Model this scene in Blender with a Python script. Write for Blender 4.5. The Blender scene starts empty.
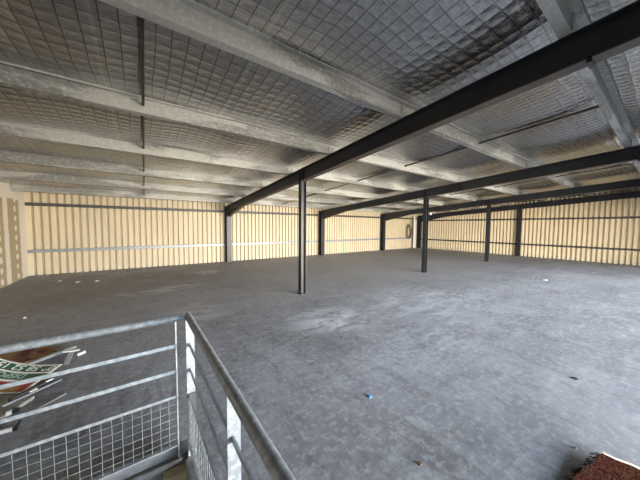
import bpy, bmesh, math, random
from mathutils import Vector, Matrix
random.seed(7)
sc = bpy.context.scene
C = sc.collection
PI = math.pi

# ------------------------------------------------------------------ helpers
class MB:
    """collects shapes, builds ONE mesh object"""
    def __init__(s): s.v = []; s.f = []
    def add(s, vs, fs):
        o = len(s.v); s.v += [tuple(v) for v in vs]; s.f += [tuple(i + o for i in f) for f in fs]; return s
    def box(s, x0, x1, y0, y1, z0, z1):
        vs = [(x0,y0,z0),(x1,y0,z0),(x1,y1,z0),(x0,y1,z0),(x0,y0,z1),(x1,y0,z1),(x1,y1,z1),(x0,y1,z1)]
        return s.add(vs, [(3,2,1,0),(4,5,6,7),(0,1,5,4),(1,2,6,5),(2,3,7,6),(3,0,4,7)])
    def hexa(s, b, t):   # two quads
        return s.add(list(b) + list(t), [(3,2,1,0),(4,5,6,7),(0,1,5,4),(1,2,6,5),(2,3,7,6),(3,0,4,7)])
    def prism(s, prof, a, b, ux, uy):
        """extrude closed profile (2d, in axes ux, uy) from a to b"""
        a, b, ux, uy = map(Vector, (a, b, ux, uy)); n = len(prof)
        vs = [a + ux*p[0] + uy*p[1] for p in prof] + [b + ux*p[0] + uy*p[1] for p in prof]
        fs = [(i, (i+1) % n, n + (i+1) % n, n + i) for i in range(n)]
        fs += [tuple(range(n-1, -1, -1)), tuple(range(n, 2*n))]
        return s.add(vs, fs)
    def tube(s, pts, r, seg=12, closed=False):
        pts = [Vector(p) for p in pts]; n = len(pts); rings = []
        up = None
        for i, p in enumerate(pts):
            if closed: t = (pts[(i+1) % n] - pts[i-1]).normalized()
            else: t = (pts[min(i+1, n-1)] - pts[max(i-1, 0)]).normalized()
            if up is None:
                up = Vector((0,0,1)) if abs(t.z) < .9 else Vector((1,0,0))
            x = t.cross(up).normalized(); up = x.cross(t).normalized()
            rings.append([p + x*r*math.cos(2*PI*k/seg) + up*r*math.sin(2*PI*k/seg) for k in range(seg)])
        vs = [v for R in rings for v in R]; fs = []
        for i in range(n if closed else n-1):
            j = (i+1) % n
            for k in range(seg):
                fs.append((i*seg+k, i*seg+(k+1) % seg, j*seg+(k+1) % seg, j*seg+k))
        if not closed:
            fs += [tuple(range(seg-1, -1, -1)), tuple((n-1)*seg+k for k in range(seg))]
        return s.add(vs, fs)
    def flat(s, a, b, w, h, up=(0,0,1)):
        """rectangular bar from a to b, w across, h along up"""
        a, b, up = Vector(a), Vector(b), Vector(up); t = (b-a).normalized()
        x = t.cross(up).normalized(); u = x.cross(t).normalized()
        return s.prism([(-w/2,-h/2),(w/2,-h/2),(w/2,h/2),(-w/2,h/2)], a, b, x, u)
    def build(s, name, mat, parent=None, smooth=False, bevel=0, loc=None):
        me = bpy.data.meshes.new(name); me.from_pydata(s.v, [], s.f); me.validate()
        bm = bmesh.new(); bm.from_mesh(me); bmesh.ops.recalc_face_normals(bm, faces=bm.faces); bm.to_mesh(me); bm.free()
        if smooth:
            me.polygons.foreach_set('use_smooth', [True]*len(me.polygons))
            me.set_sharp_from_angle(angle=math.radians(40))
        o = bpy.data.objects.new(name, me); C.objects.link(o)
        for m in (mat if isinstance(mat, (list, tuple)) else [mat]): me.materials.append(m)
        if parent is not None:
            o.parent = parent
            o.matrix_parent_inverse = Matrix.Translation(parent.location).inverted()   # shapes are given in world coordinates
        if bevel:
            md = o.modifiers.new('bevel', 'BEVEL'); md.width = bevel; md.segments = 2; md.limit_method = 'ANGLE'
        return o

def tag(o, label, cat, group=None, kind=None):
    o['label'] = label; o['category'] = cat
    if group: o['group'] = group
    if kind: o['kind'] = kind
    return o
def thing(name, label, cat, loc, group=None):
    o = bpy.data.objects.new(name, None); C.objects.link(o); o.location = loc; o.empty_display_size = .1
    return tag(o, label, cat, group)
def struct(o, label, cat):
    return tag(o, label, cat, kind='structure')

# ------------------------------------------------------------------ materials
class NT:
    def __init__(s, name):
        s.m = bpy.data.materials.new(name); s.m.use_nodes = True; s.t = s.m.node_tree
        s.b = s.t.nodes['Principled BSDF']; s._geo = None
    def n(s, typ, **kw):
        nd = s.t.nodes.new(typ)
        for k, v in kw.items(): setattr(nd, k, v)
        return nd
    def l(s, a, b): s.t.links.new(a, b)
    def put(s, sock, v):
        if hasattr(v, 'is_linked') or hasattr(v, 'links'): s.l(v, sock)
        else: sock.default_value = v
    @property
    def pos(s):
        if s._geo is None: s._geo = s.n('ShaderNodeNewGeometry')
        return s._geo.outputs['Position']
    def xyz(s):
        x = s.n('ShaderNodeSeparateXYZ'); s.l(s.pos, x.inputs[0]); return x.outputs
    def math(s, op, a, b=0., c=0., clamp=False):
        nd = s.n('ShaderNodeMath', operation=op, use_clamp=clamp)
        for i, v in enumerate((a, b, c)): s.put(nd.inputs[i], v)
        return nd.outputs[0]
    def noise(s, scale, detail=4, rough=.55, vec=None, dist=0):
        nd = s.n('ShaderNodeTexNoise'); nd.inputs['Scale'].default_value = scale
        nd.inputs['Detail'].default_value = detail; nd.inputs['Roughness'].default_value = rough
        nd.inputs['Distortion'].default_value = dist
        s.l(vec if vec is not None else s.pos, nd.inputs['Vector']); return nd.outputs['Fac']
    def scaled(s, sx, sy, sz, rot=0):
        mp = s.n('ShaderNodeMapping'); mp.inputs['Scale'].default_value = (sx, sy, sz); mp.inputs['Rotation'].default_value = (0,0,rot)
        s.l(s.pos, mp.inputs['Vector']); return mp.outputs[0]
    def ramp(s, fac, stops):
        r = s.n('ShaderNodeValToRGB'); e = r.color_ramp.elements
        while len(e) < len(stops): e.new(.5)
        for el, (p, c) in zip(e, stops):
            el.position = p; el.color = (c if len(c) == 4 else (*c, 1)) if hasattr(c, '__len__') else (c, c, c, 1)
        s.l(fac, r.inputs[0]); return r.outputs[0]
    def mix(s, fac, a, b, mode='MIX'):
        nd = s.n('ShaderNodeMix', data_type='RGBA', blend_type=mode)
        s.put(nd.inputs['Factor'], fac)
        for sk, v in ((nd.inputs['A'], a), (nd.inputs['B'], b)):
            if isinstance(v, tuple): sk.default_value = (*v, 1) if len(v) == 3 else v
            else: s.l(v, sk)
        return nd.outputs['Result']
    def smooth(s, v, a, b):
        nd = s.n('ShaderNodeMapRange', interpolation_type='SMOOTHSTEP'); s.put(nd.inputs['Value'], v)
        nd.inputs['From Min'].default_value = a; nd.inputs['From Max'].default_value = b; return nd.outputs[0]
    def bump(s, h, strength=.3, dist=.01):
        nd = s.n('ShaderNodeBump'); nd.inputs['Strength'].default_value = strength; nd.inputs['Distance'].default_value = dist
        s.l(h, nd.inputs['Height']); s.l(nd.outputs[0], s.b.inputs['Normal'])
    def set(s, **kw):
        for k, v in kw.items():
            sk = s.b.inputs[k.replace('_', ' ')]
            if isinstance(v, tuple): sk.default_value = (*v, 1) if len(v) == 3 else v
            else: s.put(sk, v)
        return s

def simple(name, col, rough=.5, metal=0., var=.15, scale=8., bump=0., spec=.5):
    t = NT(name); f = t.noise(scale)
    c = t.mix(t.smooth(f, .3, .7), tuple(x*(1-var) for x in col), tuple(min(1, x*(1+var)) for x in col))
    t.set(Base_Color=c, Roughness=rough, Metallic=metal, Specular_IOR_Level=spec)
    if bump: t.bump(t.noise(scale*6), bump, .005)
    return t.m

M = {}
M['steel'] = simple('dark_painted_steel', (.016,.018,.023), .42, 0, .2, 5)
M['steel_under'] = simple('floor_lit_dark_steel', (.075,.058,.05), .6, 0, .2, 6)  # browner and paler than the webs: floor bounce light put into the colour
M['plate'] = simple('steel_plate', (.06,.06,.065), .5)
M['black'] = simple('black_plastic', (.015,.015,.018), .4)
M['white'] = simple('white_plastic', (.66,.66,.65), .35, 0, .04)
M['alu'] = simple('brushed_aluminium', (.42,.45,.49), .4, .6, .12, 20)
M['rod'] = simple('dark_brace_steel', (.055,.05,.048), .5, .3, .2)
M['edge'] = simple('dull_edge_steel', (.20,.205,.21), .6, .1, .2, 12)
M['cable'] = simple('brown_cable', (.10,.065,.045), .6)
M['girt'] = simple('galvanised_girt', (.26,.28,.30), .45, .3, .15, 10)
M['girt_dark'] = simple('dark_girt', (.06,.058,.058), .5, .1, .2, 8)

def galv():
    t = NT('galvanised_purlin')
    big = t.noise(1.1, 5, .6, t.scaled(.5,2,2), .6); sp = t.noise(26, 3, .6)
    c = t.mix(t.smooth(big, .46, .56), (.21,.21,.198), (.41,.405,.38))
    c = t.mix(t.math('MULTIPLY', t.smooth(sp, .45, .75), .35), c, (.75,.75,.73))
    t.set(Base_Color=c, Roughness=.5, Metallic=.25); return t.m
M['galv'] = galv()

def railgalv():
    t = NT('galvanised_railing')
    sp = t.noise(35, 4, .6); big = t.noise(6, 3)
    c = t.mix(t.smooth(sp, .35, .7), (.30,.335,.37), (.50,.54,.58))
    c = t.mix(t.math('MULTIPLY', t.smooth(big, .5, .7), .4), c, (.28,.30,.31))
    t.set(Base_Color=c, Roughness=.42, Metallic=.45); t.bump(sp, .15, .003); return t.m
M['rail'] = railgalv()

def foil():
    t = NT('foil_insulation')
    X, Y, Z = t.xyz()
    wob = t.math('MULTIPLY', t.math('SUBTRACT', t.noise(1.3, 2), .5), .05)
    def lines(v, pitch, w0, w1):
        u = t.math('ABSOLUTE', t.math('SUBTRACT', t.math('FRACT', t.math('DIVIDE', t.math('ADD', v, wob), pitch)), .5))   # .5 on a line
        return t.smooth(u, .5 - w1/pitch, .5 - w0/pitch), u
    lx, ux = lines(X, .125, .002, .008); ly, uy = lines(Y, .125, .002, .008)
    seam, _ = lines(t.math('ADD', X, .3), 1.22, .006, .02)
    grid = t.math('MAXIMUM', lx, t.math('MULTIPLY', ly, .7))
    cr = t.noise(13, 6, .66, t.scaled(1, 2.6, 1), .4); cr2 = t.noise(2.2, 3, .5, t.scaled(.35, 2.4, 1))
    pill = t.math('MULTIPLY', t.math('SUBTRACT', 1, t.math('MULTIPLY', t.math('MULTIPLY', ux, 2), t.math('MULTIPLY', ux, 2))),
                  t.math('SUBTRACT', 1, t.math('MULTIPLY', t.math('MULTIPLY', uy, 2), t.math('MULTIPLY', uy, 2))))
    col = t.mix(t.smooth(cr, .3, .7), (.32,.32,.33), (.48,.475,.46))
    col = t.mix(t.math('MULTIPLY', grid, .8), col, (.09,.09,.095))
    col = t.mix(t.math('MULTIPLY', seam, .28), col, (.75,.74,.7))
    t.set(Base_Color=col, Roughness=t.math('ADD', t.math('MULTIPLY', cr, .16), .10), Metallic=.95)
    h = t.math('ADD', t.math('MULTIPLY', cr, 1.0), t.math('MULTIPLY', pill, -.9))
    h = t.math('ADD', h, t.math('MULTIPLY', cr2, .9))
    t.bump(h, .62, .010)
    return t.m
M['foil'] = foil()

def concrete():
    t = NT('concrete_floor')
    X, Y, Z = t.xyz()
    big = t.noise(.45, 5, .6); mid = t.noise(2.6, 8, .72, None, .8); fine = t.noise(16, 8, .78)
    streak = t.noise(2.2, 8, .76, t.scaled(.35, 1.6, 1, .55), 1.4)
    streak2 = t.noise(3.8, 8, .76, t.scaled(1.5, .4, 1, .2), 1.2)
    c = t.mix(t.smooth(big, .35, .65), (.175,.18,.20), (.285,.297,.34))
    c = t.mix(t.math('MULTIPLY', t.smooth(mid, .40, .70), .55), c, (.40,.41,.44))
    c = t.mix(t.math('MULTIPLY', t.smooth(streak, .48, .66), .45), c, (.46,.475,.52))
    c = t.mix(t.math('MULTIPLY', t.smooth(streak2, .50, .62), .6), c, (.14,.14,.155))
    c = t.mix(t.math('MULTIPLY', t.smooth(fine, .48, .62), .5), c, (.52,.52,.53))
    # white dust patches at places of their own, then broader tone patches, some painted light
    def blob(x, y, rx, ry, rot, lo, hi, amt, col, cc):
        dx = t.math('SUBTRACT', X, x); dy = t.math('SUBTRACT', Y, y); ca, sa = math.cos(rot), math.sin(rot)
        u = t.math('DIVIDE', t.math('ADD', t.math('MULTIPLY', dx, ca), t.math('MULTIPLY', dy, sa)), rx)
        v = t.math('DIVIDE', t.math('SUBTRACT', t.math('MULTIPLY', dy, ca), t.math('MULTIPLY', dx, sa)), ry)
        d = t.math('SQRT', t.math('ADD', t.math('MULTIPLY', u, u), t.math('MULTIPLY', v, v)))
        m = t.math('MULTIPLY', t.smooth(d, 1, .2), t.smooth(streak_n, lo, hi))
        return t.mix(t.math('MULTIPLY', m, amt), cc, col)
    streak_n = t.noise(2.6, 6, .7, t.scaled(.6, 1.5, 1, .3), .9)
    W = (.80,.80,.82)
    c = blob(0.2, 7.2, 1.5, .55, .2, .42, .62, .85, W, c)
    c = blob(1.7, 9.1, .6, .45, 0, .40, .60, .9, W, c)
    c = blob(.75, 5.0, .7, .8, .4, .42, .60, .7, W, c)
    c = blob(2.6, 3.35, 1.1, .8, -.4, .36, .60, .85, (.70,.72,.78), c)
    c = blob(5.0, 3.2, 2.6, 1.6, -.3, .40, .64, .55, (.60,.63,.70), c)
    c = blob(3.6, 2.0, 1.6, 1.2, .2, .42, .66, .4, (.55,.58,.66), c)
    c = blob(10., 2.2, 4., 1.4, -.1, .40, .66, .35, (.58,.60,.64), c)
    c = blob(2.0, 2.6, .5, .5, 0, .35, .6, .6, (.15,.15,.16), c)
    c = blob(8.5, 7.2, 10., 4.6, 0, .05, .5, .62, (.47,.46,.455), c)  # far floor painted lighter, standing in for light reaching the back
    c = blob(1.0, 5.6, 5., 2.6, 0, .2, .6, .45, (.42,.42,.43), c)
    c = blob(3.4, .6, 3.2, 1.5, 0, .0, .4, .35, (.17,.18,.20), c)  # near floor painted darker, standing in for weaker light there
    c = blob(-1.2, 8.3, 3.5, 2.6, 0, .2, .5, .5, (.24,.215,.19), c)
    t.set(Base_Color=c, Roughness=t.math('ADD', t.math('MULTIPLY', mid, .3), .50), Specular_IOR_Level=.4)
    t.bump(t.math('ADD', t.math('MULTIPLY', fine, .5), mid), .25, .01)
    return t.m
M['floor'] = concrete()

def cladding(name, col):
    t = NT(name)
    f = t.noise(1.5, 4, .6, t.scaled(1,1,.4)); d = t.noise(14, 3)
    X, Y, Z = t.xyz()
    c = t.mix(t.smooth(f, .3, .7), tuple(x*.9 for x in col), col)
    c = t.mix(t.math('MULTIPLY', t.smooth(Z, .25, 0.), .35), c, (.55,.50,.42))
    t.set(Base_Color=c, Roughness=.5, Specular_IOR_Level=.35); return t.m
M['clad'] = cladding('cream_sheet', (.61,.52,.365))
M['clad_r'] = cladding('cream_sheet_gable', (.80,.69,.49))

def plasterboard():
    t = NT('jointed_plasterboard')
    X, Y, Z = t.xyz()
    n = t.noise(5, 4); w = t.math('MULTIPLY', t.math('SUBTRACT', n, .5), .10)
    yy = t.math('ADD', Y, w)
    # 1.2 m boards; bare tan board between broad bands of pale jointing compound
    u = t.math('MULTIPLY', t.math('FRACT', t.math('DIVIDE', t.math('SUBTRACT', yy, 9.98), 1.0)), 1.0)
    bare = t.math('MULTIPLY', t.smooth(u, .22, .26), t.smooth(u, .99, .95))
    bare = t.math('MULTIPLY', bare, t.smooth(t.math('ADD', Z, w), 2.32, 2.26))
    bare = t.math('MULTIPLY', bare, t.smooth(yy, 11.1, 11.0))
    # dabs of compound over the screws
    zz = t.math('SUBTRACT', t.math('FRACT', t.math('DIVIDE', Z, .27)), .5)
    zz = t.math('MULTIPLY', zz, .27)
    vv = t.math('SUBTRACT', u, .70)
    d = t.math('SQRT', t.math('ADD', t.math('MULTIPLY', vv, vv), t.math('MULTIPLY', zz, zz)))
    dab = t.smooth(t.math('ADD', d, t.math('MULTIPLY', w, 1.1)), .10, .06)
    bare = t.math('MULTIPLY', bare, t.math('SUBTRACT', 1, dab))
    c = t.mix(bare, (.82,.76,.65), (.46,.37,.23))
    t.set(Base_Color=c, Roughness=.85); return t.m
M['plaster'] = plasterboard()
M['wall_plain'] = simple('plain_wall', (.55,.52,.47), .8)
M['tan'] = simple('tan_block', (.50,.40,.25), .85, 0, .15, 4)
M['lower'] = simple('lower_floor_concrete', (.06,.06,.06), .8)

# ------------------------------------------------------------------ roof geometry
ZT = lambda y: 3.262 - .0715*y            # top of the rafters
SL = Vector((0, 1, -.0715)).normalized(); UP = Vector((0, .0715, 1)).normalized()
XL, XR, YB, YF = -2.95, 17.42, 11.45, -2.6
PY = [.565 + 1.65*k for k in range(-4, 7)]     # purlin web lines
FX = [3.02, 8.03, 13.12, 17.28]                # frames
PH = .18

# ------------------------------------------------------------------ setting
# floor with the stairwell opening
HX0, HX1, HY0, HY1 = -2.2, .30, -2.4, 2.03
m = MB()
for x0, x1, y0, y1 in ((XL-.3, XR+.3, HY1, YB+.3), (XL-.3, XR+.3, YF-.3, HY0), (XL-.3, HX0, HY0, HY1), (HX1, XR+.3, HY0, HY1)):
    m.box(x0, x1, y0, y1, -.22, 0)
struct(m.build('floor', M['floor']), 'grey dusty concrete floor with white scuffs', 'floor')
m = MB().box(XL-.3, 3, -4, 4, -2.95, -2.8)
struct(m.build('floor_lower', M['lower']), 'concrete floor at the foot of the stairwell', 'floor')
m = MB().box(HX0-.12, HX1+.4, HY1-.03, HY1+.15, -2.8, -.23).box(.06, .19, 1.79, 1.86, -2.8, -.03)
struct(m.build('wall_stairwell', M['tan']), 'tan wall below the edge of the stairwell', 'wall')

# ceiling: foil blanket sagging between the purlins
def ceil_mesh():
    ys = []
    edges = [YF-.2] + [y for y in PY if y > YF] + [YB+.15]
    edges = sorted(set(edges)); NS = 20
    for a, b in zip(edges[:-1], edges[1:]):
        for k in range(NS): ys.append((a + (b-a)*k/NS, k/NS, b-a))
    ys.append((edges[-1], 0, 1))
    nx = 150; vs = []; fs = []
    rnd = random.Random(3)
    ph = [rnd.uniform(0, 6.28) for _ in range(60)]
    for j, (y, u, w) in enumerate(ys):
        strip = j // NS
        for i in range(nx+1):
            x = XL-.2 + (XR+.4-XL)*i/nx
            sag = min(.070, w*.05)*(1 + .35*math.sin(x*1.7 + ph[strip % 60]) + .25*math.sin(x*4.3 + ph[(strip+20) % 60]))
            z = ZT(y) + PH + .012 - sag*(1-abs(2*u-1)**2.6)*(1 if w > .3 else .3)
            vs.append((x, y, z))
    for j in range(len(ys)-1):
        for i in range(nx):
            a = j*(nx+1)+i; fs.append((a, a+1, a+nx+2, a+nx+1))
    return MB().add(vs, fs)
cm = ceil_mesh()
ce = cm.build('ceiling', M['foil'])
ce.data.polygons.foreach_set('use_smooth', [True]*len(ce.data.polygons))
md = ce.modifiers.new('thick', 'SOLIDIFY'); md.thickness = .02
ce.data.flip_normals() if ce.data.polygons[0].normal.z > 0 else None
md.offset = -1
struct(ce, 'silver foil insulation under the roof, quilted by its wire netting', 'ceiling')
m = MB()
m.prism([(0,0),(1,0),(1,.08),(0,.08)], (XL-.4, YF-.4, ZT(YF-.4)+PH+.06), (XL-.4, YB+.3, ZT(YB+.3)+PH+.06), (XR-XL+.8,0,0), UP)
struct(m.build('roof', M['wall_plain']), 'roof sheets over the foil insulation', 'roof')

def ribbed(L, pitch, inner, flank, outer, depth):
    """polyline (along, outward depth) of the profiled sheet"""
    pts = []; s = 0
    while s < L:
        for ds, d in ((0, 0), (inner, 0), (inner+flank, depth), (inner+flank+outer, depth)):
            pts.append((min(s+ds, L), d))
        s += pitch
    pts.append((L, 0)); return pts
# back wall
m = MB(); pr = ribbed(XR-XL+.1, .178, .120, .010, .038, .085)
zt = ZT(YB)+PH-.0
vs = []
for s, d in pr: vs += [(XL+s, YB+d, 0), (XL+s, YB+d, zt)]
m.add(vs, [(2*i, 2*i+2, 2*i+3, 2*i+1) for i in range(len(pr)-1)])
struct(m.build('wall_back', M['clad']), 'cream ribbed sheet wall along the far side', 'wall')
# right wall (with an opening near the front, outside the picture)
m = MB(); pr = ribbed(YB+.05, .172, .070, .022, .058, .11)
vs = []
for s, d in pr:
    y = YB - s; vs += [(XR+d, y, 0), (XR+d, y, ZT(y)+PH)]
m.add(vs, [(2*i, 2*i+2, 2*i+3, 2*i+1) for i in range(len(pr)-1)])
m.box(XR, XR+.05, YF, -.05, 2.5, 3.7)
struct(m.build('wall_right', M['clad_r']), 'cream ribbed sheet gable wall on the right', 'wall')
# left wall: jointed plasterboard partition
m = MB().box(XL-.12, XL, YF, YB, 0, 2.5)
m.hexa([(XL-.12,YF,2.5),(XL,YF,2.5),(XL,YB,2.5),(XL-.12,YB,2.5)], [(XL-.12,YF,ZT(YF)+PH),(XL,YF,ZT(YF)+PH),(XL,YB,ZT(YB)+PH),(XL-.12,YB,ZT(YB)+PH)])
struct(m.build('wall_left', M['plaster']), 'bare plasterboard partition striped with jointing compound', 'wall')
# front wall behind the camera, with a wide daylight opening
m = MB().box(XL, 1.5, YF-.1, YF, -2.8, 3.8).box(13.0, XR, YF-.1, YF, 0, 3.8).box(1.5, 13.0, YF-.1, YF, 2.05, 3.8)
struct(m.build('wall_front', M['wall_plain']), 'front wall with a wide daylight opening', 'wall')

# ------------------------------------------------------------------ steel frames
ORD = ['nearest', 'second', 'third', 'farthest']
def haunch_profile(y0, y1, drop): return y0, y1, drop
def rafter(i, x, label, yb=11.16):
    t = thing('steel_rafter', label, 'roof beam', (x, yb, ZT(yb)-.27), 'dark steel rafters')
    d, w, tf = .27, .135, .014
    ya, yb2 = YF+.05, yb+.06
    P = lambda y, off: Vector((x, y, ZT(y)-off))
    MB().prism([(-w/2,-tf),(w/2,-tf),(w/2,0),(-w/2,0)], P(ya,0), P(yb2,0), (1,0,0), UP).build('top_flange', M['steel'], t)
    MB().prism([(-w/2,-tf),(w/2,-tf),(w/2,0),(-w/2,0)], P(ya,d-tf), P(yb2,d-tf), (1,0,0), UP).build('bottom_flange', M['steel_under'], t)
    MB().prism([(-.006,-(d-2*tf)),(.006,-(d-2*tf)),(.006,0),(-.006,0)], P(ya,tf), P(yb2,tf), (1,0,0), UP).build('web', M['steel'], t)
    # tapering haunch at the eaves
    h0, h1, dr = 9.25, yb-.1, .21
    a, b = P(h0, d-.002), P(h1, d-.002); c = b - Vector((0,0,dr))
    hm = MB()
    for dx in (-.006, .006): pass
    hm.add([a+Vector((s,0,0)) for s in (-.006,.006)] + [b+Vector((s,0,0)) for s in (-.006,.006)] + [c+Vector((s,0,0)) for s in (-.006,.006)],
           [(0,2,4),(1,5,3),(0,4,5,1),(2,3,5,4),(0,1,3,2)])
    hm.flat(a-Vector((0,0,.004)), c, w, tf, (0,0,1))
    hm.build('haunch', M['steel'], t)
    hm = MB().box(x-w/2, x+w/2, yb-.115, yb-.10, ZT(yb)-d-dr, ZT(yb)); hm.build('end_plate', M['steel'], t)
    # bolted splice near the crown, with stiffeners over the post
    ys = .46
    MB().prism([(-w/2,-d+.05),(w/2,-d+.05),(w/2,-d-.03),(-w/2,-d-.03)], P(ys,0), P(ys+.03,0), (1,0,0), UP).build('splice_plate', M['steel'], t)
    st = MB()
    for yy in (4.95, 5.05): st.box(x-w/2+.004, x+w/2-.004, yy-.005, yy+.005, ZT(yy)-d+tf, ZT(yy)-tf)
    st.build('stiffener', M['steel'], t)
    return t
RL = ['dark steel rafter crossing the top right, nearest the viewer',
      'second dark steel rafter from the viewer, on the middle post',
      'third dark steel rafter, just in front of the gable end rafter',
      'dark steel end rafter running along the right-hand gable wall']
for i, x in enumerate(FX): rafter(i, x, RL[i])

def post(name, label, x, y, ztop, fl_axis, fw, fd, group):
    """H section; fl_axis 'x': flanges face +-x. fw flange width, fd section depth"""
    t = thing(name, label, 'steel column', (x, y, 0), group); tf = .012
    if fl_axis == 'x':
        for s in (-1, 1): MB().box(x+s*fd/2-(tf if s > 0 else 0), x+s*fd/2+(tf if s < 0 else 0), y-fw/2, y+fw/2, .012, ztop).build('flange', M['steel'], t)
        MB().box(x-fd/2+tf, x+fd/2-tf, y-.005, y+.005, .012, ztop).build('web', M['steel'], t)
        MB().box(x-fd/2-.01, x+fd/2+.01, y-fw/2-.01, y+fw/2+.01, 0, .012).build('base_plate', M['plate'], t)
        MB().box(x-fd/2, x+fd/2, y-fw/2, y+fw/2, ztop, ztop+.01).build('cap_plate', M['steel'], t)
    else:
        for s in (-1, 1): MB().box(x-fw/2, x+fw/2, y+s*fd/2-(tf if s > 0 else 0), y+s*fd/2+(tf if s < 0 else 0), .012, ztop).build('flange', M['steel'], t)
        MB().box(x-.005, x+.005, y-fd/2+tf, y+fd/2-tf, .012, ztop).build('web', M['steel'], t)
        MB().box(x-fw/2-.015, x+fw/2+.015, y-fd/2-.01, y+fd/2+.01, 0, .012).build('base_plate', M['plate'], t)
    return t
YR = 4.99
PL = ['dark steel post standing free under the nearest rafter', 'dark steel post standing free under the second rafter',
      'dark steel post standing free under the third rafter', 'dark steel post against the right-hand ribbed gable wall']
for x, l in zip(FX, PL): post('steel_post', l, x, YR, ZT(YR)-.27-.016, 'x', .13, .135, 'steel posts in line under the rafters')
BL = ['dark steel column against the cream back wall, leftmost, below the nearest rafter',
      'dark steel column against the cream back wall, second from the left',
      'dark steel column against the cream back wall, third from the left',
      'dark steel corner column beside the white downpipe']
for x, l in zip(FX, BL): post('wall_column', l, x, 11.22, ZT(11.3)-.02, 'y', .2, .24, 'wall columns along the back wall')

# ------------------------------------------------------------------ purlins (Z sections), one per bay
BX = [XL+.02] + FX
bays = ['left bay', 'second bay', 'third bay', 'right-hand bay']
ordn = {0:'nearest', 1:'second', 2:'third', 3:'fourth', 4:'fifth', 5:'sixth', 6:'seventh'}
t_ = .006
Zp = [(0,0),(.08,0),(.08,.02),(.08-t_,.02),(.08-t_,t_),(t_,t_),(t_,PH),(-.065,PH),(-.065,PH-.02),(-.065+t_,PH-.02),(-.065+t_,PH-t_),(0,PH-t_)]
for k, y in enumerate(PY):
    for b in range(4):
        x0, x1 = BX[b] + (.004 if b else 0), BX[b+1]-.004
        n = k - 4
        if n < -1: 
            continue
        if n < 0:
            lab = f'galvanised purlin overhead behind the viewer in the {bays[b]}'
        else:
            lab = f'{ordn[n]} galvanised purlin from the viewer, in the {bays[b]}' if n else f'galvanised purlin nearest the viewer, in the {bays[b]}'
        o = thing('roof_purlin', lab, 'purlin', (x0, y, ZT(y)), 'galvanised purlins across the rafters')
        MB().prism(Zp, (x0, y, ZT(y)+.001), (x1, y, ZT(y)+.001), SL, UP).build('channel', M['galv'], o)
        if b < 4:   # cleat bolting it to the rafter
            xc = x1
            MB().box(xc-.10, xc-.06, y-.012, y-.001, ZT(y)+.004, ZT(y)+.15).build('cleat', M['galv'], o)
    # sag bars between purlins
for b, xb in ((0, .03), (1, 5.27), (2, 10.6), (3, 15.2)):
    for k in range(4, len(PY)-1):
        a = Vector((xb, PY[k]+.006, ZT(PY[k])+.10)); c = Vector((xb, PY[k+1]-.001, ZT(PY[k+1])+.10))
        n = k-4
        o = MB().flat(a, c, .028, .028).build('bracing_bar', M['rod'])
        lab = f'dark bracing bar between the {ordn[n]} and {ordn[n+1]} purlins, {bays[b]}'
        tag(o, lab, 'bracing bar', 'dark bracing bars between purlins')
        e = o
# ------------------------------------------------------------------ girts on the walls
def girt(a, b, mat, lab, group, axis):
    if axis == 'x':
        prof = [(0,-.05),(.07,-.05),(.07,.05),(0,.05),(0,.03),(.006,.03),(.006,.044),(.064,.044),(.064,-.044),(.006,-.044),(.006,-.03),(0,-.03)]
        prof = [(0,-.05),(.06,-.05),(.06,.05),(0,.05)]
        o = MB().prism(prof, a, b, (0,1,0), (0,0,1)).build('wall_girt', mat, bevel=.006)
    else:
        o = MB().prism([(0,-.045),(.05,-.045),(.05,.045),(0,.045)], a, b, (1,0,0), (0,0,1)).build('wall_girt', mat, bevel=.006)
    return tag(o, lab, 'wall rail', group)
xs = [XL+.01] + FX
secs = ['left-hand section of the back wall', 'back wall between the first two columns', 'back wall between the second and third columns', 'back wall next to the far corner']
for i in range(4):
    x0 = xs[i] + (.11 if i else 0); x1 = xs[i+1]-.11
    girt((x0, YB-.062, .76), (x1, YB-.062, .76), M['girt'], f'pale lower wall rail on the {secs[i]}', 'horizontal rails on the back wall', 'x')
    girt((x0, YB-.062, 2.215), (x1, YB-.062, 2.215), M['girt_dark'], f'dark upper wall rail on the {secs[i]}', 'horizontal rails on the back wall', 'x')
for z, nm in ((.672, 'lower'), (2.075, 'upper')):
    girt((XR-.052, YR+.08, z), (XR-.052, YB-.14, z), M['girt_dark'], f'dark {nm} wall rail on the gable beyond its post', 'horizontal rails on the gable wall', 'y')
    girt((XR-.052, .0, z), (XR-.052, YR-.08, z), M['girt_dark'], f'dark {nm} wall rail on the gable nearer than its post', 'horizontal rails on the gable wall', 'y')

# ------------------------------------------------------------------ pipework in the far corner
t = thing('downpipe', 'white vertical pipe in the far corner', 'pipe', (16.55, 11.2, 0))
MB().tube([(16.55,11.2,.0),(16.55,11.2,2.33)], .055, 14).build('pipe', M['white'], t, True)
MB().tube([(16.55,11.2,1.2),(16.55,11.2,1.26)], .065, 14).build('collar', M['white'], t, True)
MB().box(16.45,16.65,11.25,11.39,2.2,2.24).build('bracket', M['plate'], t)
o = MB().box(16.66, 16.98, 11.30, 11.38, 0, 2.15).build('pale_board', M['wall_plain'], bevel=.004)
tag(o, 'pale upright board against the back wall beside the white pipe', 'board')
t = thing('cable_coil', 'brown cable coiled in a loop left of the white pipe', 'cable', (16.05, 11.3, .8))
for q in range(4):
    rx, rz = .24+.04*math.sin(q*2.1), .48+.05*math.cos(q*1.7)
    pts = [(16.08+.03*math.sin(q*3)+rx*math.cos(a), 11.34-.03*q, 1.22+.04*math.cos(q*2)+rz*math.sin(a)) for a in [2*PI*k/28 for k in range(28)]]
    MB().tube(pts, .02, 6, True).build('loop', M['cable'], t, True)
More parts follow.
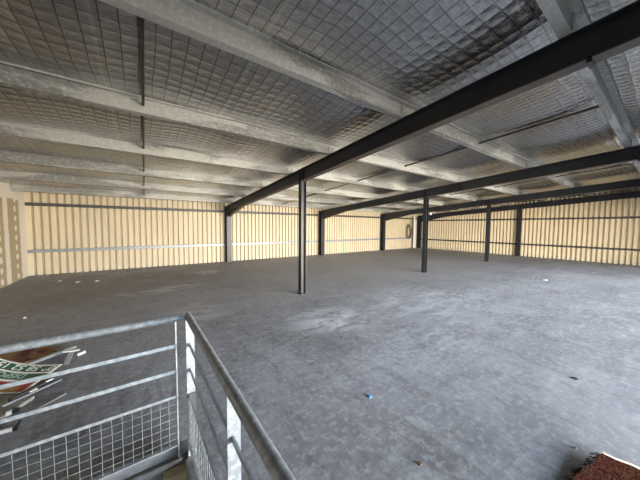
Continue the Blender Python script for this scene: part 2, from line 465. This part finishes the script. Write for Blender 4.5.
MB().tube([(16.2,11.3,1.66),(16.35,11.28,2.1),(16.3,11.25,2.45)], .02, 6).build('tail', M['cable'], t, True)
t = thing('pipe_elbow', 'white pipe elbow hanging under the roof beyond the third rafter', 'pipe', (13.62, 8.16, 2.3))
pts = [(13.62,8.16,2.30)] + [(13.62, 8.16-.12+.12*math.cos(a), 2.37+.12*math.sin(a)) for a in [PI/2*k/6 for k in range(7)]] + [(13.62,7.95,2.49)]
MB().tube(pts, .065, 14).build('elbow', M['white'], t, True)
MB().tube([(13.62,7.95,2.49),(13.62,6.6,2.55)], .035, 10).build('pipe', M['rod'], t, True)
MB().box(13.605,13.635,7.20,7.205,2.50,ZT(7.2)+.06).build('hanger', M['rod'], t)

# ------------------------------------------------------------------ stair railing
t = thing('stair_railing', 'galvanised stair railing with round handrail and wire mesh panels', 'railing', (.22, 1.88, 0))
ZH = .985; LY = 1.90; XA = -1.9
CX = .228
def RX(y): return CX + .025*(1.86 - y)
corner = Vector((CX, 1.86, ZH)); YE = -.9
MB().tube([(XA, LY-.03, ZH), (CX-.05, LY-.035, ZH)] + [(CX-.0, 1.855, ZH)], .0215, 16).build('handrail', M['rail'], t, True)
MB().tube([(CX, 1.875, ZH), (RX(YE), YE, ZH)], .0215, 16).build('handrail', M['rail'], t, True)
# posts
for px_ in (.155, -.87, -1.85):
    MB().box(px_-.004, px_+.004, LY-.025, LY+.025, .0, ZH-.015).build('post', M['rail'], t)
for py_ in (1.86, .93, 0.0):
    xx = RX(py_)
    MB().box(xx-.016, xx+.034, py_-.004, py_+.004, .0, ZH-.012).build('post', M['rail'], t)
# knee rails
for z in (.79, .615):
    MB().flat((XA, LY-.012, z), (.155, LY-.012, z), .008, .022).build('knee_rail', M['rail'], t)
    MB().flat((RX(1.86)+.004, 1.86, z), (RX(YE)+.004, YE, z), .008, .024).build('knee_rail', M['rail'], t)
# mesh panels
def mesh_left():
    m = MB()
    m.flat((XA, LY-.012, .44), (.155, LY-.012, .44), .008, .018)
    m.flat((XA, LY-.012, .10), (.155, LY-.012, .10), .03, .008)
    return m
mesh_left().build('mesh_frame', M['rail'], t)
m = MB(); x = .105
while x > XA:
    m.tube([(x, LY-.012, .10), (x, LY-.012, .44)], .0014, 5); x -= .049
for z in (.14, .185, .235, .285, .335, .385): m.tube([(XA, LY-.009, z), (.155, LY-.009, z)], .0014, 5)
m.build('wire_mesh', M['rail'], t)
MB().flat((RX(1.86)-.004, 1.86, .44), (RX(YE)-.004, YE, .44), .008, .02).flat((RX(1.86)-.004, 1.86, .10), (RX(YE)-.004, YE, .10), .03, .008).build('mesh_frame', M['rail'], t)
m = MB(); y = 1.82
while y > YE:
    m.tube([(RX(y)-.006, y, .10), (RX(y)-.006, y, .44)], .0014, 5); y -= .049
for z in (.14, .185, .235, .285, .335, .385): m.tube([(RX(1.86)-.006, 1.86, z), (RX(YE)-.006, YE, z)], .0014, 5)
m.build('wire_mesh', M['rail'], t)
MB().box(.209, .264, 1.846, 1.853, .05, .452).build('post_cover', M['plate'], t)  # dark plate covering the lower half of the corner post
# kick plates
MB().box(XA, .15, LY+.0, LY+.006, .012, .098).build('kick_plate', M['edge'], t)
k0, k1 = Vector((RX(1.80)-.004, 1.80, .055)), Vector((RX(YE)-.004, YE, .055))
MB().flat(k0, k1, .006, .086).build('kick_plate', M['edge'], t)
MB().tube([(.185, 1.80, .05), (.185, 1.80, .075)], .018, 8).build('bolt', M['plate'], t, True)
# steel edge beam round the stairwell
m = MB().box(HX0, HX1, 1.88, HY1-.002, -.22, -.001)
m.box(.19, HX1-.002, HY0, 1.88, -.22, -.001).box(HX0, .19, 1.865, 1.88, -.03, .012)
e = m.build('trim_1', M['edge']); struct(e, 'galvanised edge beam round the stairwell opening', 'edge beam')

# ------------------------------------------------------------------ pile of signs and metal on the floor, left
def board_mat():
    t = NT('sign_face')
    uv = t.n('ShaderNodeUVMap'); s = t.n('ShaderNodeSeparateXYZ'); t.l(uv.outputs[0], s.inputs[0]); U, V = s.outputs[0], s.outputs[1]
    green = (.012,.10,.065); white = (.80,.82,.79); red = (.36,.03,.035); yel = (.36,.26,.05)
    c = t.ramp(V, [(0, white), (.045, green), (.27, white), (.325, green), (.55, white), (.62, red), (.96, white)])
    for nd in t.t.nodes:
        if nd.type == 'VALTORGB': nd.color_ramp.interpolation = 'CONSTANT'
    c = t.mix(t.math('LESS_THAN', U, .022), c, white)
    # mustard lettering block, worn
    blk = t.math('MULTIPLY', t.math('GREATER_THAN', V, .80), t.math('LESS_THAN', V, .955))
    blk = t.math('MULTIPLY', blk, t.math('MULTIPLY', t.math('GREATER_THAN', U, .10), t.math('LESS_THAN', U, .40)))
    blk = t.math('MULTIPLY', blk, t.smooth(t.noise(30, 2), .40, .52))
    c = t.mix(blk, c, yel)
    t.set(Base_Color=c, Roughness=.4); return t.m
TR = Vector((-.72, 3.53, .175)); Uv = Vector((-.775, .63, 0)); BW, BH = 1.05, .307
tilt = math.radians(20); Vv = Vector((-.247,-.11,-.145)).normalized()
Nn = Uv.cross(Vv).normalized(); Nn = Nn if Nn.z > 0 else -Nn
def surf(u, v, off=0):     # u along the board from its right-hand end, v from far edge to near edge
    q = u/BW
    return TR + Uv*u + Vv*v + Vector((0,0,1))*(.22*max(0, q-.15)**2 - .03*math.sin(q*PI)) + Nn*off
st = thing('sign_board', 'green, white and red signboard lying upside down on the pile', 'sign', surf(0, BH))
nu, nv = 30, 6; vs = []; fs = []
for th in (0, -.004):
    for j in range(nv+1):
        for i in range(nu+1): vs.append(surf(BW*i/nu, BH*j/nv, th))
n1 = (nu+1)*(nv+1)
for j in range(nv):
    for i in range(nu):
        a = j*(nu+1)+i; q = (a, a+1, a+nu+2, a+nu+1); fs.append(q); fs.append(tuple(n1+k for k in q[::-1]))
for i in range(nu): 
    fs.append((i, n1+i, n1+i+1, i+1)); b = nv*(nu+1)+i; fs.append((b+1, n1+b+1, n1+b, b))
for j in range(nv):
    a = j*(nu+1); fs.append((a+nu+1, n1+a+nu+1, n1+a, a)); b = a+nu; fs.append((b, n1+b, n1+b+nu+1, b+nu+1))
pn = MB().add(vs, fs).build('panel', board_mat(), st)
uvl = pn.data.uv_layers.new(name='UVMap')
for lp in pn.data.loops:
    k = lp.vertex_index % n1; uvl.data[lp.index].uv = ((k % (nu+1))/nu, (k // (nu+1))/nv)
M['ink'] = simple('sign_lettering', (.80,.82,.79), .4, 0, .03)
M['ink2'] = simple('sign_lettering_worn', (.42,.55,.48), .4, 0, .03)
def lettering(txt, u0, v_base, size, width, mat):
    """letters whose own 'up' runs towards the near edge of the board: upside down as seen"""
    cu = bpy.data.curves.new('txt', 'FONT'); cu.body = txt; cu.size = size; cu.offset = .002
    ob = bpy.data.objects.new('txt', cu); C.objects.link(ob)
    dg = bpy.context.evaluated_depsgraph_get(); me = bpy.data.meshes.new_from_object(ob.evaluated_get(dg))
    bpy.data.objects.remove(ob)
    mx = max(v.co.x for v in me.vertices)
    for v in me.vertices: v.co = surf(u0 + v.co.x*width/mx, v_base + v.co.y, .0025)
    me.materials.clear(); me.materials.append(mat)
    o = bpy.data.objects.new('lettering', me); C.objects.link(o)
    o.parent = st; o.matrix_parent_inverse = Matrix.Translation(st.location).inverted()
    return o
lettering('09 58 52 15', .02, BH*.07, .074, .62, M['ink'])
lettering('DISPONIBLE', .22, BH*.35, .068, .60, M['ink2'])

def brown_mat():
    t = NT('rusty_brown_board'); n = t.noise(7, 5, .65); n2 = t.noise(3, 3)
    c = t.mix(t.smooth(n, .35, .65), (.20,.10,.05), (.40,.22,.10))
    c = t.mix(t.smooth(n2, .56, .64), c, (.12,.03,.025)); c = t.mix(t.smooth(n, .68, .75), c, (.5,.33,.08))
    t.set(Base_Color=c, Roughness=.8); t.bump(n, .4, .01); return t.m
bm_ = MB(); 
pts = [(-1.62,4.86),(-1.30,4.62),(-1.0,4.50),(-.93,4.36),(-1.00,4.15),(-1.2,4.14),(-1.56,4.44)]
bm_.add([(x,y,.005+.03*math.sin(i*1.3)**2) for i,(x,y) in enumerate(pts)] + [(x,y,.04+.03*math.sin(i*1.3)**2) for i,(x,y) in enumerate(pts)],
        [tuple(range(7)), tuple(range(13,6,-1))] + [(i,(i+1)%7,7+(i+1)%7,7+i) for i in range(7)])
tag(bm_.build('brown_board', brown_mat()), 'rusty brown ragged board lying behind the green signboard', 'board')
bx = MB().hexa([(-1.35,3.28,0),(-1.0,3.06,0),(-.86,3.30,0),(-1.2,3.55,0)], [(-1.35,3.28,.03),(-1.0,3.06,.03),(-.86,3.30,.03),(-1.2,3.55,.03)])
tag(bx.build('grey_plank', simple('weathered_wood', (.30,.28,.25), .8, 0, .2, 9), bevel=.003), 'weathered grey plank under the near edge of the signboard', 'plank')
# aluminium lengths
def bar(a, b, w, h, lab, mat='alu', name='metal_bar', bev=.003):
    o = MB().flat(a, b, w, h).build(name, M[mat], bevel=bev)
    return tag(o, lab, 'metal bar', 'metal lengths on the pile')
bar((-1.16,3.88,.085), (-.765,4.36,.03), .05, .03, 'pale aluminium bar sticking out behind the signboard')
bar((-1.00,3.28,.055), (-.70,3.68,.02), .035, .03, 'dark metal bar across the pile below the signboard', 'plate')
bar((-.83,3.10,.0065), (-.66,3.25,.0065), .07, .012, 'flat grey metal strip lying nearest the railing', 'edge')
bar((-1.02,3.20,.058), (-.73,3.52,.02), .022, .016, 'narrow aluminium bar between the signboard and the flat grey strip')
tb = thing('metal_bracket', 'T-shaped aluminium bracket standing at the end of the pile', 'bracket', (-.755, 4.0, 0))
MB().flat((-.765,3.90,.012), (-.735,4.06,.10), .045, .012).build('stem', M['alu'], tb)
MB().flat((-.81,4.06,.105), (-.67,4.02,.105), .03, .014).build('crossbar', M['white'], tb)
cl = MB().flat((-.70,4.10,.02), (-.63,4.11,.04), .05, .03).build('metal_clip', M['white'], bevel=.004)
tag(cl, 'small white clip beside the T-shaped bracket', 'clip')
for (x, y), lab in (((-.875,3.33), 'white clip on the dark bar, nearer the signboard'), ((-.80,3.46), 'white clip on the dark bar, farther right')):
    o = MB().flat((x-.02,y-.015,.07), (x+.02,y+.025,.068), .022, .012).build('metal_clip', M['white'], bevel=.003); tag(o, lab, 'clip')
o = thing('broken_fitting', 'small black and white fitting at the near end of the pile', 'fitting', (-.945, 3.13, .012))
MB().box(-.975,-.945,3.10,3.135,.012,.045).build('white_end', M['white'], o, bevel=.004)
MB().box(-.945,-.905,3.115,3.15,.012,.04).build('black_end', M['black'], o, bevel=.004)
tt = thing('white_tube', 'white tube with a black end cap on the floor near the railing', 'tube', (-1.0, 2.85, 0))
MB().tube([(-1.20,2.905,.018),(-.865,2.865,.018)], .017, 12).build('tube', M['white'], tt, True)
MB().tube([(-.865,2.865,.018),(-.845,2.862,.018)], .018, 12).build('cap', M['black'], tt, True)
MB().tube([(-.852,2.85,.03),(-.845,2.92,.035)], .010, 8).build('prong', M['black'], tt, True)

# ------------------------------------------------------------------ brown fibre mat, bottom right
def fibre():
    t = NT('brown_fibre'); n = t.noise(60, 5, .7); b = t.noise(9, 3)
    c = t.mix(t.smooth(n, .35, .65), (.022,.008,.006), (.085,.032,.022)); c = t.mix(t.smooth(b, .5, .7), c, (.055,.036,.022))
    t.set(Base_Color=c, Roughness=1., Specular_IOR_Level=0.); t.bump(n, 1., .02); return t.m
mt = thing('fibre_mat', 'reddish brown fibre mat with a pale edge at the bottom right', 'mat', (2.5, 0, 0))
A = Vector((2.53, .205, 0)); ea = Vector((-.353,.071,0)).normalized(); eb = Vector((.042,-.165,0)).normalized()
n = 14; vs = []; fs = []; rr = random.Random(5)
La, Lb = 1.0, .9
for k in range(2):
    for j in range(n+1):
        for i in range(n+1):
            u, v = i/n, j/n
            p = A + ea*La*u + eb*Lb*v
            jit = rr.uniform(-.012,.012) if j == 0 else 0
            p += eb*jit + (ea*(.006*math.sin(v*30)) if i == 0 else Vector())
            z = .012 + .035*max(0, 1-(u*1.8+v*1.4))**2 + .004*math.sin(9*u+7*v)
            vs.append((p.x, p.y, (z + rr.uniform(0,.004)+.012) if k else z-.008))
N1 = (n+1)**2
for j in range(n):
    for i in range(n):
        a = j*(n+1)+i; q = (a, a+1, a+n+2, a+n+1); fs.append(tuple(N1+s for s in q)); fs.append(q[::-1])
for i in range(n):
    fs.append((i, i+1, N1+i+1, N1+i)); b = n*(n+1)+i; fs.append((b+1, b, N1+b, N1+b+1))
    a = i*(n+1); fs.append((a+n+1, a, N1+a, N1+a+n+1)); b = a+n; fs.append((b, b+n+1, N1+b+n+1, N1+b))
MB().add(vs, fs).build('pile', fibre(), mt, True)
pts = [vs[N1 + j*(n+1)] for j in range(n+1)]
MB().tube([Vector(p)-ea*.006+Vector((0,0,-.002)) for p in pts], .0085, 6).build('pale_edge', simple('pale_binding', (.75,.62,.52), .8), mt, True)
m = MB()
for q in range(220):
    u = rr.uniform(0,1); p = A + ea*La*u; d = -eb*rr.uniform(.01,.05) + ea*rr.uniform(-.03,.03)
    z = .015 + .035*max(0, 1-u*1.8)**2
    m.tube([p+Vector((0,0,z)), p+d*.6+Vector((0,0,z+.004)), p+d+Vector((0,0,z-.004))], .002, 4)
fo = m.build('frayed_edge', fibre(), mt); fo['kind'] = 'stuff'

# ------------------------------------------------------------------ litter on the floor
def chip(name, x, y, r, h, mat, lab, cat, group=None, seed=1):
    rnd = random.Random(seed); k = 7
    ring = [(x + r*rnd.uniform(.6,1.1)*math.cos(2*PI*i/k), y + r*rnd.uniform(.6,1.1)*math.sin(2*PI*i/k)) for i in range(k)]
    vs = [(a,b,0) for a,b in ring] + [(x+(a-x)*.75, y+(b-y)*.75, h*rnd.uniform(.7,1.1)) for a,b in ring]
    o = MB().add(vs, [tuple(range(k-1,-1,-1)), tuple(range(k,2*k))] + [(i,(i+1)%k,k+(i+1)%k,k+i) for i in range(k)]).build(name, mat)
    return tag(o, lab, cat, group)
M['chipw'] = simple('plaster_chip', (.62,.60,.56), .8)
M['chipb'] = simple('blue_scrap', (.02,.22,.62), .5)
M['chipd'] = simple('dark_scrap', (.03,.028,.03), .7)
M['chipr'] = simple('brown_scrap', (.12,.06,.04), .8)
chip('blue_scrap', 1.695, 1.565, .022, .01, M['chipb'], 'small bright blue scrap on the bare floor', 'scrap', seed=2)
chip('dark_scrap', 3.70, .52, .035, .012, M['chipd'], 'small dark scrap on the floor at the right', 'scrap', seed=3)
chip('brown_scrap', 1.485, .905, .02, .012, M['chipr'], 'small brown scrap on the floor near the bottom edge', 'scrap', seed=4)
for i, (x, y, r, l) in enumerate([(-1.98,9.92,.05,'white plaster flake on the floor, leftmost below the back wall'), (-1.54,9.48,.07,'white plaster flake on the floor, middle of the three below the back wall'),
                     (-1.13,9.36,.08,'white plaster flake on the floor, rightmost of the three below the back wall'), (-1.70,6.3,.03,'white crumb alone on the floor left of the railing corner'),
                     (2.52,.33,.010,'tiny white crumb beside the brown mat'), (10.03,2.19,.09,'white fleck on the floor before the gable wall')]):
    chip('plaster_chip', x, y, r, .015, M['chipw'], l, 'plaster chip', 'plaster crumbs on the floor', 10+i)

# ------------------------------------------------------------------ light
def area(name, loc, rot, sx, sy, power, col, spread=180):
    l = bpy.data.lights.new(name, 'AREA'); l.shape = 'RECTANGLE'; l.size = sx; l.size_y = sy; l.energy = power; l.color = col
    l.spread = math.radians(spread)
    o = bpy.data.objects.new(name, l); C.objects.link(o); o.location = loc; o.rotation_euler = rot; return o
area('sunlit_yard', (5.0, -10.0, 1.0), (PI/2+.08, 0, -.05), 20.0, 2.2, 6600, (1.0,.90,.75))
area('open_sky', (6.0, -11.0, 3.4), (PI/2-.16, 0, 0), 20.0, 3.6, 5200, (.72,.85,1.0))
area('daylight_side', (XR-.10, -1.3, 1.25), (PI/2-.40, 0, PI/2), 2.3, 2.2, 40, (.84,.92,1.0), 130)
area('stairwell_daylight', (-.4, -2.3, -.2), (PI/2+.25, 0, 0), 1.6, 1.6, 14, (.74,.90,1.0))
w = bpy.data.worlds.new('sky'); sc.world = w; w.use_nodes = True
bg = w.node_tree.nodes['Background']; bg.inputs[0].default_value = (.75,.86,1,1); bg.inputs[1].default_value = .25

# ------------------------------------------------------------------ camera
F_PX, YAW, PIT, ROL, CH = 248.97, .6152, .0553, .0073, 1.6
cy, sy, cp, sp = math.cos(YAW), math.sin(YAW), math.cos(PIT), math.sin(PIT)
fw = Vector((sy*cp, cy*cp, -sp)); r = Vector((cy, -sy, 0)); u = r.cross(fw)
r2 = r*math.cos(ROL) + u*math.sin(ROL); u2 = u*math.cos(ROL) - r*math.sin(ROL)
cam = bpy.data.cameras.new('camera'); co = bpy.data.objects.new('camera', cam); C.objects.link(co)
cam.sensor_fit = 'HORIZONTAL'; cam.sensor_width = 36; cam.lens = F_PX*36/640; cam.clip_start = .02; cam.clip_end = 200
mx = Matrix((( r2.x, u2.x, -fw.x, 0), (r2.y, u2.y, -fw.y, 0), (r2.z, u2.z, -fw.z, CH), (0,0,0,1)))
co.matrix_world = mx; sc.camera = co
sc.view_settings.view_transform = 'Standard'
sc.view_settings.look = 'None'
sc.view_settings.exposure = 0.75
